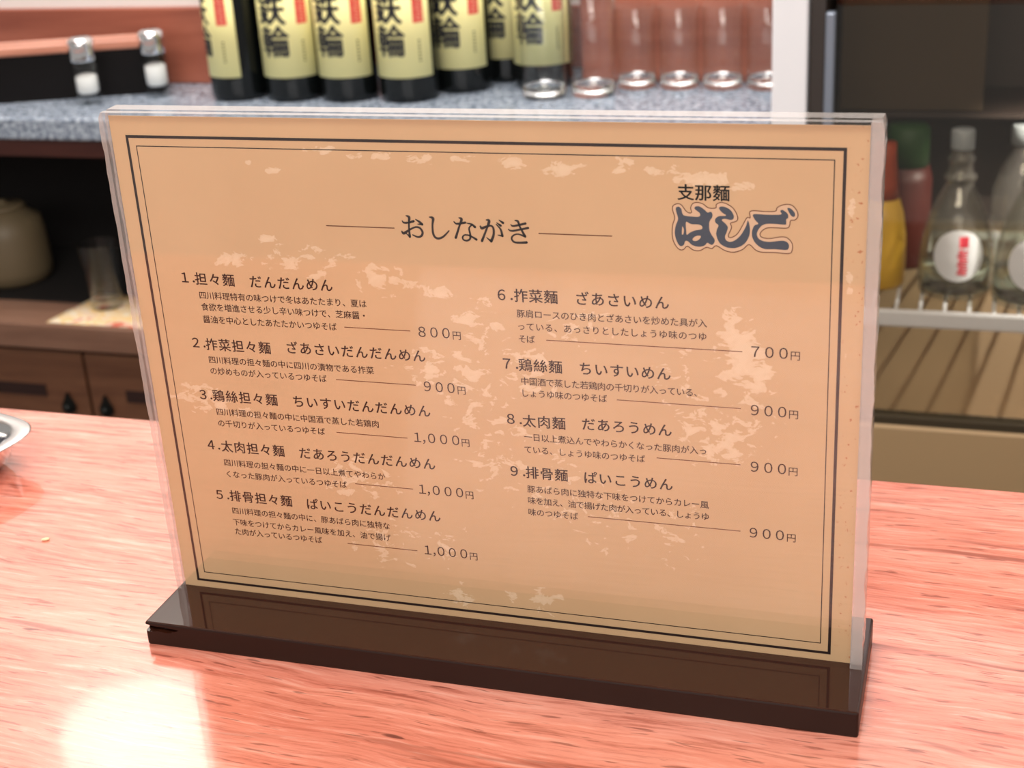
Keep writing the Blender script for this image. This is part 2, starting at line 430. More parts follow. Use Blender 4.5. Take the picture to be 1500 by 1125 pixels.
def card_material():
    m = mat('menu_paper', srgb(204, 170, 128), 0.55, spec=0.3); g = N(m)
    tc = g.n('ShaderNodeTexCoord'); sp = g.n('ShaderNodeSeparateXYZ'); g.l(tc.outputs['Object'], sp.inputs[0])
    X = g.math('MULTIPLY', sp.outputs['X'], 1000.0); Z = g.math('MULTIPLY', sp.outputs['Z'], 1000.0)
    tot = None
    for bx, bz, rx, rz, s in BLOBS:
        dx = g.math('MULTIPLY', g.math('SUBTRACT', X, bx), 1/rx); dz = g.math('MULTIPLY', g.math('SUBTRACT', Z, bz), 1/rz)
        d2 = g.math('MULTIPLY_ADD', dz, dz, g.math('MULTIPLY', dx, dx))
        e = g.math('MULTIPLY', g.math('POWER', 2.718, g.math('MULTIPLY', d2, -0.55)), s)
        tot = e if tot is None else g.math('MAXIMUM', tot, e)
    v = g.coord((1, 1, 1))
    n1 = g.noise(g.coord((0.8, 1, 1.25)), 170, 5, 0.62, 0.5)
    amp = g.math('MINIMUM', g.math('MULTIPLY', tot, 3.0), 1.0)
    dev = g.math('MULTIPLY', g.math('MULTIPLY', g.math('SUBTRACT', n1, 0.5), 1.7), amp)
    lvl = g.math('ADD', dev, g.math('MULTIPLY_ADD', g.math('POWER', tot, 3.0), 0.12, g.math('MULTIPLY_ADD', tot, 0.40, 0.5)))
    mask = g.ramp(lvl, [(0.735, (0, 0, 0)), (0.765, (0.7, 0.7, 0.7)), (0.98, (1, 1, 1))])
    n2 = g.noise(v, 14, 3, 0.5)
    col = g.ramp(n2, [(0.3, srgb(200, 166, 127)), (0.7, srgb(206, 173, 134))])
    # brown foxing along the right margin
    edge = g.ramp(X, [(0.0, (0, 0, 0)), (1.0, (1, 1, 1))])
    ex = g.math('MULTIPLY', g.math('SUBTRACT', X, 140.0), 1/7.0)
    fx = g.math('MULTIPLY', g.math('MAXIMUM', ex, 0.0), g.math('GREATER_THAN', g.noise(v, 520, 3, 0.6), 0.66))
    col = g.mix(g.math('MINIMUM', g.math('MULTIPLY', fx, 1.2), 0.7), col, srgb(170, 90, 40))
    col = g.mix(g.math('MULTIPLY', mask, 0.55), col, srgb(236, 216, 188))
    g.l(col, g.p.inputs['Base Color'])
    return m
M_card = card_material()
card = obj('menu_card', bbox(-0.1470, 0.1482, -0.0004, 0.0003, 0.0113, 0.2262), M_card, stand)
YI = -0.00047
k = Ink(); k.frame(-140, 140, 15, 218, 1.15); k.build('border_line', M_ink, card, YI)
k = Ink(); k.frame(-136.3, 136.5, 19.2, 214.2, 0.36); k.build('border_line', M_ink, card, YI)
MENU = [
 dict(num=('1',(-123.51, 159.66),(-119.76, 157.95)), kanji=('担々麵',(-116.13, 159.35),(-103.61, 159.18)), kana=('だんだんめん',(-91.4, 159.29),(-60.28, 159.58)),
  lines=[('四川料理特有の味つけで冬はあたたまり、夏は',(-116.44, 152.23),(-45.36, 152.14)), ('食欲を増進させる少し辛い味つけで、芝麻醤・',(-116.22, 147.18),(-45.35, 146.88)), ('醤油を中心としたあたたかいつゆそば',(-116.26, 141.7),(-59.47, 141.78))],
  price=('800円',[(-21.16, 141.96), (-16.12, 141.89), (-11.1, 141.82), (-6.68, 141.35)]), rule=((-54.41, 141.79),(-26.07, 141.77))),
 dict(num=('2',(-123.03, 130.99),(-119.27, 129.56)), kanji=('拃菜担々麵',(-115.75, 130.56),(-91.27, 130.82)), kana=('ざあさいだんだんめん',(-78.95, 131.39),(-23.29, 131.32)),
  lines=[('四川料理の担々麵の中に四川の漬物である拃菜',(-116.5, 123.63),(-45.17, 123.91)), ('の炒めものが入っているつゆそば',(-116.56, 118.58),(-66.51, 118.59))],
  price=('900円',[(-20.84, 118.64), (-15.82, 118.52), (-10.83, 118.41), (-6.43, 118.06)]), rule=((-60.67, 118.51),(-25.83, 118.38))),
 dict(num=('3',(-123.26, 107.28),(-119.73, 105.92)), kanji=('鶏絲担々麵',(-116.02, 107.21),(-91.24, 107.25)), kana=('ちいすいだんだんめん',(-78.91, 107.38),(-23.2, 107.52)),
  lines=[('四川料理の担々麵の中に中国酒で蒸した若鶏肉',(-116.52, 99.78),(-45.19, 99.57)), ('の千切りが入っているつゆそば',(-116.55, 94.42),(-70.06, 94.66))],
  price=('1,000円',[(-27.16, 95.25), (-24.38, 93.21), (-20.98, 95.27), (-15.79, 95.12), (-10.6, 95.37), (-6.44, 94.74)]), rule=((-63.13, 94.53),(-31.53, 94.38))),
 dict(num=('4',(-123.19, 83.74),(-119.57, 81.97)), kanji=('太肉担々麵',(-115.56, 83.57),(-91.13, 83.21)), kana=('だあろうだんだんめん',(-78.9, 83.57),(-23.07, 83.9)),
  lines=[('四川料理の担々麵の中に一日以上煮てやわらか',(-116.51, 75.76),(-44.9, 76.15)), ('くなった豚肉が入っているつゆそば',(-116.58, 70.29),(-62.81, 70.77))],
  price=('1,000円',[(-27.11, 71.55), (-24.39, 69.48), (-20.94, 71.54), (-15.76, 71.54), (-10.7, 71.63), (-6.46, 71.14)]), rule=((-57.27, 71.2),(-31.2, 71.35))),
 dict(num=('5',(-122.61, 59.71),(-118.77, 58.37)), kanji=('排骨担々麵',(-114.97, 59.71),(-90.58, 59.8)), kana=('ぱいこうだんだんめん',(-78.49, 59.43),(-22.75, 60.13)),
  lines=[('四川料理の担々麵の中に、豚あばら肉に独特な',(-116.03, 52.41),(-45.01, 52.91)), ('下味をつけてからカレー風味を加え、油で揚げ',(-116.32, 46.75),(-45.25, 47.31)), ('た肉が入っているつゆそば',(-116.14, 42.09),(-77.52, 41.75))],
  price=('1,000円',[(-27.13, 42.79), (-24.27, 40.58), (-21.16, 42.62), (-16.1, 42.46), (-11.02, 42.83), (-6.72, 42.17)]), rule=((-63.97, 41.85),(-31.83, 42.05))),
 dict(num=('6',(12.84, 158.99),(16.67, 157.33)), kanji=('拃菜麵',(20.59, 159.01),(32.5, 158.88)), kana=('ざあさいめん',(44.63, 159.04),(75.28, 159.0)),
  lines=[('豚肩ロースのひき肉とざあさいを炒めた具が入',(20.17, 151.68),(90.36, 151.75)), ('っている、あっさりとしたしょうゆ味のつゆ',(20.06, 146.44),(90.33, 146.61)), ('そば',(20.22, 141.28),(23.53, 141.29))],
  price=('700円',[(109.88, 141.75), (115.05, 141.63), (120.18, 141.69), (124.48, 141.25)]), rule=((29.83, 141.3),(105.11, 141.09))),
 dict(num=('7',(13.2, 130.55),(17.19, 128.8)), kanji=('鶏絲麵',(20.81, 130.38),(32.95, 130.43)), kana=('ちいすいめん',(45.03, 130.48),(75.48, 130.21)),
  lines=[('中国酒で蒸した若鶏肉の千切りが入っている、',(20.24, 123.51),(88.62, 123.2)), ('しょうゆ味のつゆそば',(19.96, 118.44),(51.37, 118.45))],
  price=('900円',[(109.9, 118.07), (114.99, 118.09), (120.04, 118.11), (124.25, 117.32)]), rule=((56.95, 118.29),(104.7, 118.04))),
 dict(num=('8',(13.45, 106.84),(17.33, 105.17)), kanji=('太肉麵',(21.07, 106.46),(33.23, 106.84)), kana=('だあろうめん',(45.23, 107.02),(75.53, 106.78)),
  lines=[('一日以上煮込んでやわらかくなった豚肉が入っ',(20.22, 99.43),(90.21, 99.33)), ('ている、しょうゆ味のつゆそば',(19.91, 93.89),(65.78, 94.24))],
  price=('900円',[(110.0, 94.62), (115.17, 94.52), (120.31, 94.51), (124.5, 94.03)]), rule=((72.11, 94.81),(104.62, 94.62))),
 dict(num=('9',(13.51, 83.77),(17.44, 81.99)), kanji=('排骨麵',(21.07, 83.66),(33.19, 83.57)), kana=('ぱいこうめん',(45.09, 83.67),(75.6, 83.56)),
  lines=[('豚あばら肉に独特な下味をつけてからカレー風',(20.28, 76.2),(90.69, 76.27)), ('味を加え、油で揚げた肉が入っている、しょうゆ',(20.19, 71.02),(90.93, 71.08)), ('味のつゆそば',(20.1, 65.7),(37.71, 65.86))],
  price=('900円',[(109.78, 65.94), (114.88, 65.89), (119.95, 65.95), (124.31, 65.32)]), rule=((43.49, 66.04),(104.74, 65.7))),
]

LOGO = dict(ha=[[(81.0, 195.47), (82.0, 195.99), (82.98, 195.13), (83.36, 193.51), (84.15, 192.72), (86.52, 192.48), (89.3, 192.49), (89.7, 193.72), (87.93, 195.2), (87.82, 195.89), (88.46, 196.31), (89.72, 196.23), (91.28, 195.19), (92.46, 194.13), (93.64, 194.45), (94.23, 193.46), (94.02, 192.24), (93.23, 190.99), (93.03, 189.36), (93.22, 187.32), (94.0, 185.71), (94.98, 184.11), (94.78, 182.87), (93.99, 182.1), (92.8, 182.59), (92.21, 182.77), (91.21, 181.7), (89.21, 181.21), (86.82, 181.74), (85.24, 183.12), (84.24, 183.08), (83.82, 181.83), (82.81, 181.17), (81.82, 181.75), (80.84, 183.99), (80.48, 186.45), (80.91, 188.93), (81.74, 191.42), (81.18, 193.85)],[(84.68, 190.37), (86.5, 189.62), (89.27, 189.55), (90.46, 188.86), (90.25, 187.83), (88.07, 187.34), (86.07, 186.45), (84.87, 185.58), (84.69, 187.43)],[(83.3, 188.61), (83.85, 187.4), (83.59, 185.74), (83.11, 185.72), (83.13, 187.37)],[(87.05, 184.22), (88.25, 185.21), (89.84, 185.36), (89.83, 184.53), (88.63, 183.46), (87.24, 183.41)]], shi=[[(96.58, 195.76), (97.17, 196.46), (98.73, 196.35), (100.68, 195.28), (101.85, 193.3), (101.66, 192.09), (100.68, 191.65), (98.73, 191.99), (97.56, 191.54), (98.73, 190.37), (99.71, 188.98), (99.32, 187.14), (98.73, 185.48), (99.12, 184.06), (100.69, 183.51), (102.65, 184.4), (104.6, 186.51), (106.15, 189.41), (106.91, 191.66), (107.63, 188.65), (107.33, 185.8), (105.79, 183.09), (103.45, 181.57), (101.09, 181.15), (98.73, 181.59), (96.76, 182.95), (95.58, 185.77), (95.78, 187.82), (96.37, 189.47), (95.2, 190.65), (95.4, 192.08), (96.77, 192.94), (99.12, 193.21), (97.56, 194.38)]], go=[[(108.83, 194.01), (113.45, 194.0), (118.43, 194.25), (118.22, 195.44), (118.97, 195.94), (120.71, 194.72), (121.04, 193.14), (120.36, 192.51), (120.38, 191.11), (119.82, 190.57), (114.64, 190.72), (111.95, 190.02), (110.23, 187.53), (110.44, 185.51), (112.01, 184.35), (114.72, 184.05), (118.57, 184.6), (120.49, 184.35), (121.47, 183.1), (121.23, 181.67), (120.16, 181.22), (116.68, 181.36), (112.81, 181.33), (110.08, 182.85), (108.5, 185.44), (108.41, 187.87), (109.25, 189.92), (110.59, 190.58), (109.42, 191.94)]], dot=[[(120.68, 196.63), (121.82, 196.54), (123.17, 195.2), (123.38, 194.01), (122.82, 193.47), (121.86, 194.16), (121.07, 195.53)]], rim=[(80.01, 196.25), (81.42, 197.03), (83.0, 196.67), (84.56, 194.57), (85.74, 193.79), (86.74, 194.03), (86.36, 195.64), (87.16, 197.28), (88.94, 197.74), (90.9, 197.19), (92.86, 195.84), (95.41, 195.92), (95.61, 197.13), (97.17, 197.99), (99.51, 197.45), (101.85, 195.72), (103.21, 192.95), (102.83, 191.32), (100.69, 190.44), (101.08, 188.83), (99.91, 185.93), (100.69, 185.06), (103.04, 186.46), (104.98, 189.77), (106.52, 192.65), (107.68, 192.69), (107.47, 194.69), (108.82, 195.34), (112.67, 195.18), (116.5, 195.38), (117.24, 196.8), (119.52, 197.86), (122.18, 197.74), (124.11, 195.62), (124.34, 193.64), (123.41, 192.42), (121.89, 192.17), (121.54, 190.35), (120.41, 189.31), (114.66, 189.31), (112.35, 188.42), (111.21, 186.76), (111.99, 185.57), (114.7, 185.27), (118.55, 186.02), (120.85, 185.7), (122.62, 183.55), (122.47, 180.7), (120.95, 179.91), (116.7, 180.14), (112.05, 180.07), (109.71, 180.8), (107.35, 182.75), (105.02, 180.81), (101.88, 179.66), (98.73, 180.15), (95.57, 181.87), (93.98, 180.7), (92.0, 181.12), (89.6, 179.78), (87.21, 179.89), (85.02, 181.25), (83.6, 179.95), (82.0, 179.97), (80.41, 181.9), (79.57, 184.77), (79.71, 188.89), (80.55, 191.79), (79.79, 194.62)])
EMB, EMH = 3.55, 5.75
for it in MENU:
    k = Ink()
    (n, a, b) = it['num']
    k.char(chr(ord(n) + 0xFEE0), a[0], a[1], 5.7, 0.016); k.char('．', b[0] + 1.6, a[1], 5.4, 0.012)
    t, p, q = it['kanji']; k.row(t, p, (q[0], p[1]), EMH, 0.016)
    t, p, q = it['kana']; k.row(t, p, (q[0], p[1]), EMH, 0.016)
    k.build('dish_name_lettering', M_ink, card, YI)
    k = Ink()
    for t, p, q in it['lines']: k.row(t, p, (q[0], p[1]), EMB, 0.010)
    k.build('description_lettering', M_text, card, YI)
    k = Ink()
    t, ps = it['price']; z = ps[-2][1]
    for ch, p in zip(t, ps):
        if ch == '円': k.char(ch, p[0], z - 0.75, 4.0, 0.004)
        elif ch == ',': k.char('，', p[0] + 1.5, z - 0.2, 5.4, 0.006)
        else: k.char(chr(ord(ch) + 0xFEE0), p[0], z, 5.7, 0.004)
    k.build('price_lettering', M_text, card, YI)
    k = Ink(); a, b = it['rule']; k.line(a, (b[0], a[1]), 0.33); k.build('rule_line', M_rule, card, YI)
TITLE = [[(-25.29, 186.98, 0.37), (-24.61, 186.31, 0.65), (-22.75, 186.43, 0.65), (-20.66, 187.04, 0.83)], [(-23.52, 189.13, 0.37), (-22.37, 188.53, 0.92), (-22.61, 186.52, 0.65), (-22.77, 183.79, 0.65), (-22.74, 180.79, 0.83)], [(-22.75, 180.7, 0.7), (-23.48, 181.49, 0.41), (-24.34, 182.19, 0.3)], [(-25.85, 182.86, 0.46), (-25.09, 182.07, 0.89), (-22.84, 183.43, 0.65), (-20.13, 184.7, 0.59), (-18.3, 184.4, 0.7), (-17.34, 182.72, 0.74), (-18.02, 181.24, 0.74), (-19.54, 180.82, 0.63), (-21.43, 181.57, 0.44)], [(-19.76, 187.8, 0.33), (-18.27, 186.85, 0.78), (-17.25, 185.89, 0.83)], [(-17.25, 185.89, 0.7), (-19.09, 185.95, 0.26)], [(-14.03, 188.9, 0.37), (-12.63, 188.4, 0.96), (-13.02, 185.95, 0.65), (-13.1, 182.87, 0.74), (-12.46, 181.09, 0.74), (-11.03, 180.51, 0.74), (-8.91, 181.4, 0.65), (-6.5, 183.74, 0.41)], [(-4.25, 187.41, 0.35), (-3.14, 186.63, 0.65), (0.29, 187.21, 0.75)], [(-2.15, 189.0, 0.35), (-1.14, 188.45, 0.89), (-2.15, 185.84, 0.65), (-3.99, 181.1, 0.84)], [(0.98, 187.0, 0.35), (2.82, 186.6, 0.65), (4.03, 185.59, 0.84)], [(2.8, 186.36, 0.47), (1.65, 185.04, 0.56), (1.94, 182.49, 0.65), (1.7, 180.85, 0.65), (0.47, 180.1, 0.61), (-0.92, 180.4, 0.56), (-1.19, 181.44, 0.56), (-0.31, 182.29, 0.51), (1.33, 182.23, 0.56), (3.15, 181.37, 0.65), (4.27, 180.67, 0.79)], [(6.17, 186.02, 0.47), (6.82, 185.23, 0.93), (8.62, 185.99, 0.65), (10.51, 186.29, 0.65), (11.38, 185.16, 0.7), (11.21, 182.6, 0.79), (10.12, 180.24, 0.93)], [(10.12, 180.24, 0.79), (8.44, 181.57, 0.28)], [(8.68, 188.54, 0.35), (9.82, 188.12, 0.93), (8.54, 184.82, 0.65), (6.47, 180.22, 0.84)], [(12.55, 186.94, 0.35), (14.18, 185.02, 0.61), (14.72, 182.5, 0.84)], [(14.72, 182.5, 0.7), (12.98, 182.78, 0.28)], [(12.82, 187.52, 0.33), (14.27, 186.53, 0.79)], [(13.82, 188.6, 0.33), (15.28, 187.61, 0.84)], [(18.28, 187.02, 0.35), (19.42, 186.55, 0.65), (24.05, 187.68, 0.75)], [(17.23, 185.13, 0.35), (18.61, 184.61, 0.65), (22.16, 185.31, 0.65), (25.01, 185.99, 0.75)], [(20.02, 188.69, 0.35), (21.17, 188.39, 0.75), (21.76, 186.45, 0.61), (23.65, 182.6, 0.84)], [(23.65, 182.6, 0.7), (20.88, 183.42, 0.47), (18.97, 182.77, 0.56), (18.3, 181.48, 0.61), (19.29, 180.25, 0.65), (21.39, 180.1, 0.7), (24.11, 180.32, 0.79)]]
k = Ink()
for st in TITLE: k.ribbon([(x, z, wd*1.22) for x, z, wd in st])
k.build('title_lettering', M_ink, card, YI)
for x0_, x1_ in ((-57.46, -28.77), (28.94, 57.13)):
    k = Ink(); k.line((x0_, 184.0), (x1_, 184.0), 0.4); k.build('rule_line', M_rule, card, YI)
k = Ink()
for ch, x in zip('支那麵', (84.64, 90.95, 97.4)): k.char(ch, x, 201.4, 6.3, 0.02)
k.build('logo_caption', M_ink, card, YI)
rim = smooth_curve(LOGO['rim'], True, 5)
k = Ink(); k.add(filled([rim])); halo = k.build('logo_ground', M_halo, card, YI + 0.00002)
k = Ink()
for key in ('ha', 'shi', 'go', 'dot'): k.add(filled([smooth_curve(L, True, 5) for L in LOGO[key]]))
k.build('logo_lettering', M_logo, card, YI - 0.00003)
k = Ink(); k.outline(rim, 0.32); k.build('logo_outline', M_rule, card, YI - 0.00003)

# ================================================================ small things on the counter
M_steel = mat('brushed_steel', (0.80, 0.80, 0.80), 0.16, 1.0)
d = thing('steel_dish', 'small stainless steel dish with a wide flat rim at the left end of the counter', 'dish', (-0.3570, 0.093, 0), math.radians(-14))
def sq(r, a, p):
    c, s = abs(math.cos(a)), abs(math.sin(a))
    return r/((c**p + s**p)**(1/p))
def sq_lathe(prof, p, NN=72):
    bm = bmesh.new(); rings = []
    for r, z in prof:
        if r == 0: rings.append([bm.verts.new((0, 0, z))]); continue
        rings.append([bm.verts.new((sq(r, 2*math.pi*i/NN, p)*math.cos(2*math.pi*i/NN), sq(r, 2*math.pi*i/NN, p)*math.sin(2*math.pi*i/NN), z)) for i in range(NN)])
    for a, b in zip(rings, rings[1:]):
        for i in range(NN):
            j = (i+1) % NN
            if len(a) == 1: bm.faces.new((a[0], b[i], b[j]))
            elif len(b) == 1: bm.faces.new((a[i], a[j], b[0]))
            else: bm.faces.new((a[i], a[j], b[j], b[i]))
    return bm
bm = sq_lathe([(0, 0), (0.027, 0), (0.0325, 0.002), (0.036, 0.007), (0.0375, 0.013), (0.0380, 0.0178), (0.0390, 0.0192), (0.0465, 0.0196), (0.0472, 0.0201), (0.0465, 0.0206), (0.0395, 0.0204), (0.0370, 0.0192), (0.0355, 0.013), (0.033, 0.007), (0.028, 0.0035), (0, 0.003)], 3.6)
obj('dish_body', bm, M_steel, d, True)
bm = sq_lathe([(0, 0.0118), (0.0345, 0.0118), (0.0345, 0.0125), (0, 0.0126)], 3.6)
obj('dark_inner_reflection', bm, mat('dark_inner_reflection', (0.012, 0.012, 0.03), 0.05), d, True)  # dark disc stands in for the dark reflection inside the steel dish

bm = bmesh.new(); bmesh.ops.create_icosphere(bm, subdivisions=3, radius=1)
for v in bm.verts:
    v.co = Vector((v.co.x*0.0021*(1 - 0.25*v.co.x), v.co.y*0.0010, 0.0007 + v.co.z*0.0007))
s = obj('sesame_seed', bm, mat('sesame', srgb(236, 214, 170), 0.5), None, True)
s.location = (-0.2505, 0.041, 0); s.rotation_euler = (0, 0, 0.5)
tag(s, 'pale sesame seed lying alone on the counter below the steel dish', 'seed')

# ================================================================ back shelf
M_granite = mat('grey_granite', srgb(150, 158, 168), 0.13); g = N(M_granite)
v = g.coord()
n1 = g.noise(v, 190, 4, 0.6)
col = g.ramp(n1, [(0.36, srgb(84, 93, 108)), (0.5, srgb(142, 154, 170)), (0.64, srgb(196, 205, 216))])
g.l(col, g.p.inputs['Base Color'])
c = obj('granite_shelf', bbox(-1.75, -0.036, 1.053, 1.3695, -0.058, -0.030, 0.003, 2), M_granite)
tag(c, 'speckled grey granite shelf behind the counter, carrying bottles and glasses', 'shelf')

M_cab = wood('cabinet_wood', srgb(112, 74, 52), srgb(80, 48, 32), srgb(128, 88, 62), 0.5, 0.8, pores=0.2)
M_rail = wood('dark_red_rail', srgb(70, 30, 22), srgb(48, 18, 13), srgb(82, 40, 30), 0.45, 0.8, pores=0.2)
M_dark = mat('shade_dark_interior', srgb(14, 9, 8), 0.9)  # near-black colour carries the shade inside the niche
M_ledge = wood('ledge_wood', srgb(132, 98, 80), srgb(104, 72, 56), srgb(146, 112, 94), 0.4, 0.8, pores=0.2)
M_iron = mat('black_iron', (0.012, 0.014, 0.013), 0.45, 0.6)
M_slot = mat('slot_dark', srgb(42, 18, 12), 0.7)
cab = thing('back_cabinet', 'dark wooden cabinet below the granite shelf with an open niche and doors', 'cabinet', (-0.9, 1.05, -0.95))
def part(name, bm, m, parent, origin):
    bmesh.ops.translate(bm, vec=-Vector(origin), verts=bm.verts[:])
    return obj(name, bm, m, parent)
CO = (-0.9, 1.05, -0.95)
part('rail', bbox(-1.75, -0.037, 1.061, 1.085, -0.081, -0.0585), M_rail, cab, CO)
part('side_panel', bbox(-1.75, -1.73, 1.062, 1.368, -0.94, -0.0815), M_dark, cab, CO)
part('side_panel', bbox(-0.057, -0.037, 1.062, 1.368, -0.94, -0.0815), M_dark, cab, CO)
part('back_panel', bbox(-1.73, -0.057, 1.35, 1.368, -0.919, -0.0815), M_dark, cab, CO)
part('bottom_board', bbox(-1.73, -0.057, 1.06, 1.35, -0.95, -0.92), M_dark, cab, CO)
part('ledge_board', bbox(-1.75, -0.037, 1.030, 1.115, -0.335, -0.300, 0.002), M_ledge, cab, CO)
part('shaded_niche_floor', bbox(-1.729, -0.058, 1.1155, 1.349, -0.320, -0.300), M_dark, cab, CO)  # rear of the ledge, coloured dark for the shadow under the granite
for x0, x1, hx in ((-1.42, -0.9365, -0.966), (-0.9315, -0.45, -0.908), (-0.4455, -0.06, -0.41)):
    dr = part('door', bbox(x0, x1, 1.040, 1.060, -0.915, -0.342, 0.002), M_cab, cab, CO)
    # teardrop iron pull with its hanging ring plate
    prof = smooth_curve([(0, 0.030), (0.004, 0.020), (0.011, 0.008), (0.016, -0.004), (0.014, -0.016), (0.0, -0.021), (-0.014, -0.016), (-0.016, -0.004), (-0.011, 0.008), (-0.004, 0.020)], True, 5)
    b2 = bmesh.new()
    vs = [b2.verts.new((hx + x*0.58, 1.0398, -0.417 + z*0.58)) for x, z in prof]
    f = b2.faces.new(vs)
    r = bmesh.ops.extrude_face_region(b2, geom=[f]); ev = [e for e in r['geom'] if isinstance(e, bmesh.types.BMVert)]
    bmesh.ops.translate(b2, vec=(0, -0.007, 0), verts=ev)
    bmesh.ops.create_uvsphere(b2, u_segments=14, v_segments=8, radius=0.005, matrix=Matrix.Translation((hx, 1.031, -0.420)))
    part('iron_pull', b2, M_iron, dr, CO)
for hx0, hx1 in ((-1.20, -1.000), (-0.880, -0.70)):
    pass
# dark grip slots let into the doors
doors = [o for o in cab.children if o.name.startswith('door')]
part('grip_slot', bbox(-1.22, -0.9995, 1.0385, 1.0405, -0.408, -0.391), M_slot, doors[0], CO)
part('grip_slot', bbox(-0.876, -0.70, 1.0385, 1.0405, -0.408, -0.391), M_slot, doors[1], CO)

# things in the niche
M_jar = mat('beige_stoneware', srgb(112, 98, 74), 0.5)
j = thing('stoneware_jar', 'beige stoneware jar in the dark niche under the granite shelf', 'jar', (-1.134, 1.195, -0.300))
obj('jar_body', lathed([(0, 0), (0.046, 0), (0.053, 0.006), (0.056, 0.02), (0.054, 0.07), (0.050, 0.092), (0.034, 0.102), (0.031, 0.106), (0, 0.106)], 48), M_jar, j, True)
obj('jar_lid', lathed([(0, 0.106), (0.031, 0.106), (0.033, 0.108), (0.033, 0.110), (0.026, 0.113), (0.008, 0.114), (0.008, 0.118), (0, 0.119)], 40), M_jar, j, True)

M_paper = mat('printed_paper', srgb(238, 226, 200), 0.7); g = N(M_paper)
v = g.coord()
a = g.noise(v, 42, 3, 0.5, 0.3)
col = g.ramp(a, [(0.38, srgb(238, 222, 196)), (0.48, srgb(236, 196, 128)), (0.56, srgb(238, 222, 196)), (0.64, srgb(210, 108, 84))])
g.l(col, g.p.inputs['Base Color'])
bm = bmesh.new()
q = [(-0.978, 1.037), (-0.80, 1.037), (-0.82, 1.150), (-0.965, 1.150)]
P = lambda u, t: ((q[0][0]*(1-u) + q[1][0]*u)*(1-t) + (q[3][0]*(1-u) + q[2][0]*u)*t, (q[0][1]*(1-u) + q[1][1]*u)*(1-t) + (q[3][1]*(1-u) + q[2][1]*u)*t)
G = [[bm.verts.new((*P(i/14, jj/10), -0.2996 + 0.0016*abs(noise.noise((i*0.4, jj*0.4, 2))))) for i in range(15)] for jj in range(11)]
for jj in range(10):
    for i in range(14): bm.faces.new((G[jj][i], G[jj][i+1], G[jj+1][i+1], G[jj+1][i]))
r = bmesh.ops.extrude_face_region(bm, geom=bm.faces[:]); bmesh.ops.translate(bm, vec=(0, 0, 0.0006), verts=[e for e in r['geom'] if isinstance(e, bmesh.types.BMVert)])
tag(obj('printed_paper', bm, M_paper, None, True), 'creased cream and orange printed paper sheet on the niche ledge', 'paper')

M_glass = glass('clear_glass')
M_thin = pane('thin_glass', (0.97, 0.98, 0.98), 1.36, 0.0, milk=0.0)
t = thing('niche_tumbler', 'clear drinking glass on the printed paper in the dark niche', 'glass', (-0.925, 1.105, -0.2975))
obj('glass_wall', lathed([(0, 0), (0.020, 0), (0.0215, 0.002), (0.0265, 0.088), (0.0262, 0.0895), (0.025, 0.089), (0.0205, 0.012), (0, 0.010)], 40), M_thin, t, True)

# black box behind the salt shakers
M_lacq = mat('black_lacquer', (0.004, 0.003, 0.003), 0.5, spec=0.15)
M_lip = wood('box_lip', srgb(196, 132, 108), srgb(160, 96, 74), srgb(210, 150, 126), 0.3, 0.8, pores=0.1)
th = math.atan2(1.195 - 1.128, -0.870 + 1.044)
bx = thing('black_box', 'long black box with a red-brown wooden lip behind the salt shakers', 'box', (-0.852, 1.208, -0.030), th)
bm = bmesh.new()
L_, D_, H_ = 0.42, 0.042, 0.060
box(bm, -L_, 0, 0, 0.005, 0.006, H_); box(bm, -L_, 0, D_-0.005, D_, 0.006, H_); box(bm, -L_, -L_+0.005, 0.005, D_-0.005, 0.006, H_); box(bm, -0.005, 0, 0.005, D_-0.005, 0.006, H_)
box(bm, -L_, 0, 0, D_, 0.0, 0.006)
obj('box_body', bm, M_lacq, bx)
bm = bmesh.new()
box(bm, -L_-0.002, 0.002, -0.002, 0.010, H_, H_+0.013, 0.0035, 3); box(bm, -L_-0.002, 0.002, D_-0.010, D_+0.002, H_, H_+0.013, 0.0035, 3)
box(bm, -L_-0.002, -L_+0.010, 0.010, D_-0.010, H_, H_+0.013, 0.002, 2); box(bm, -0.010, 0.002, 0.010, D_-0.010, H_, H_+0.013, 0.002, 2)
obj('wooden_lip', bm, M_lip, bx)

# salt shakers
M_chrome = mat('chrome', (0.86, 0.86, 0.88), 0.12, 1.0)
M_salt = mat('salt', (0.86, 0.85, 0.83), 0.9)
def shaker(x, y, label, rot, h):
    t = thing('salt_shaker', label, 'salt shaker', (x, y, -0.030), rot, 'salt shakers on the granite shelf')
    obj('glass_body', lathed([(0, 0), (0.0150, 0), (0.0168, 0.002), (0.0168, 0.010), (0.0166, 0.058), (0.0155, 0.060), (0.0143, 0.058), (0.0146, 0.016), (0.012, 0.0135), (0, 0.013)], 12), M_thin, t)
    obj('salt', lathed([(0, 0.0145), (0.011, 0.0145), (0.0136, 0.017), (0.0136, h), (0.008, h + 0.003), (0, h + 0.0035)], 24), M_salt, t, True)
    cp = obj('chrome_cap', lathed([(0.0150, 0.0565), (0.0170, 0.0565), (0.0174, 0.058), (0.0170, 0.078), (0.0155, 0.0835), (0.010, 0.086), (0, 0.0865)], 40), M_chrome, t, True)
    bm = bmesh.new()
    for a in range(5):
        bmesh.ops.create_cone(bm, cap_ends=True, segments=8, radius1=0.0009, radius2=0.0009, depth=0.0006, matrix=Matrix.Translation((0.006*math.cos(a*1.2566), 0.006*math.sin(a*1.2566), 0.0868)))
    obj('pour_hole', bm, M_iron, cp)
shaker(-0.9195, 1.136, 'salt shaker left of the other, standing nearer the front edge of the granite shelf', 0.1, 0.036)
shaker(-0.848, 1.188, 'salt shaker nearest the bottles, at the right end of the black box', 0.4, 0.040)


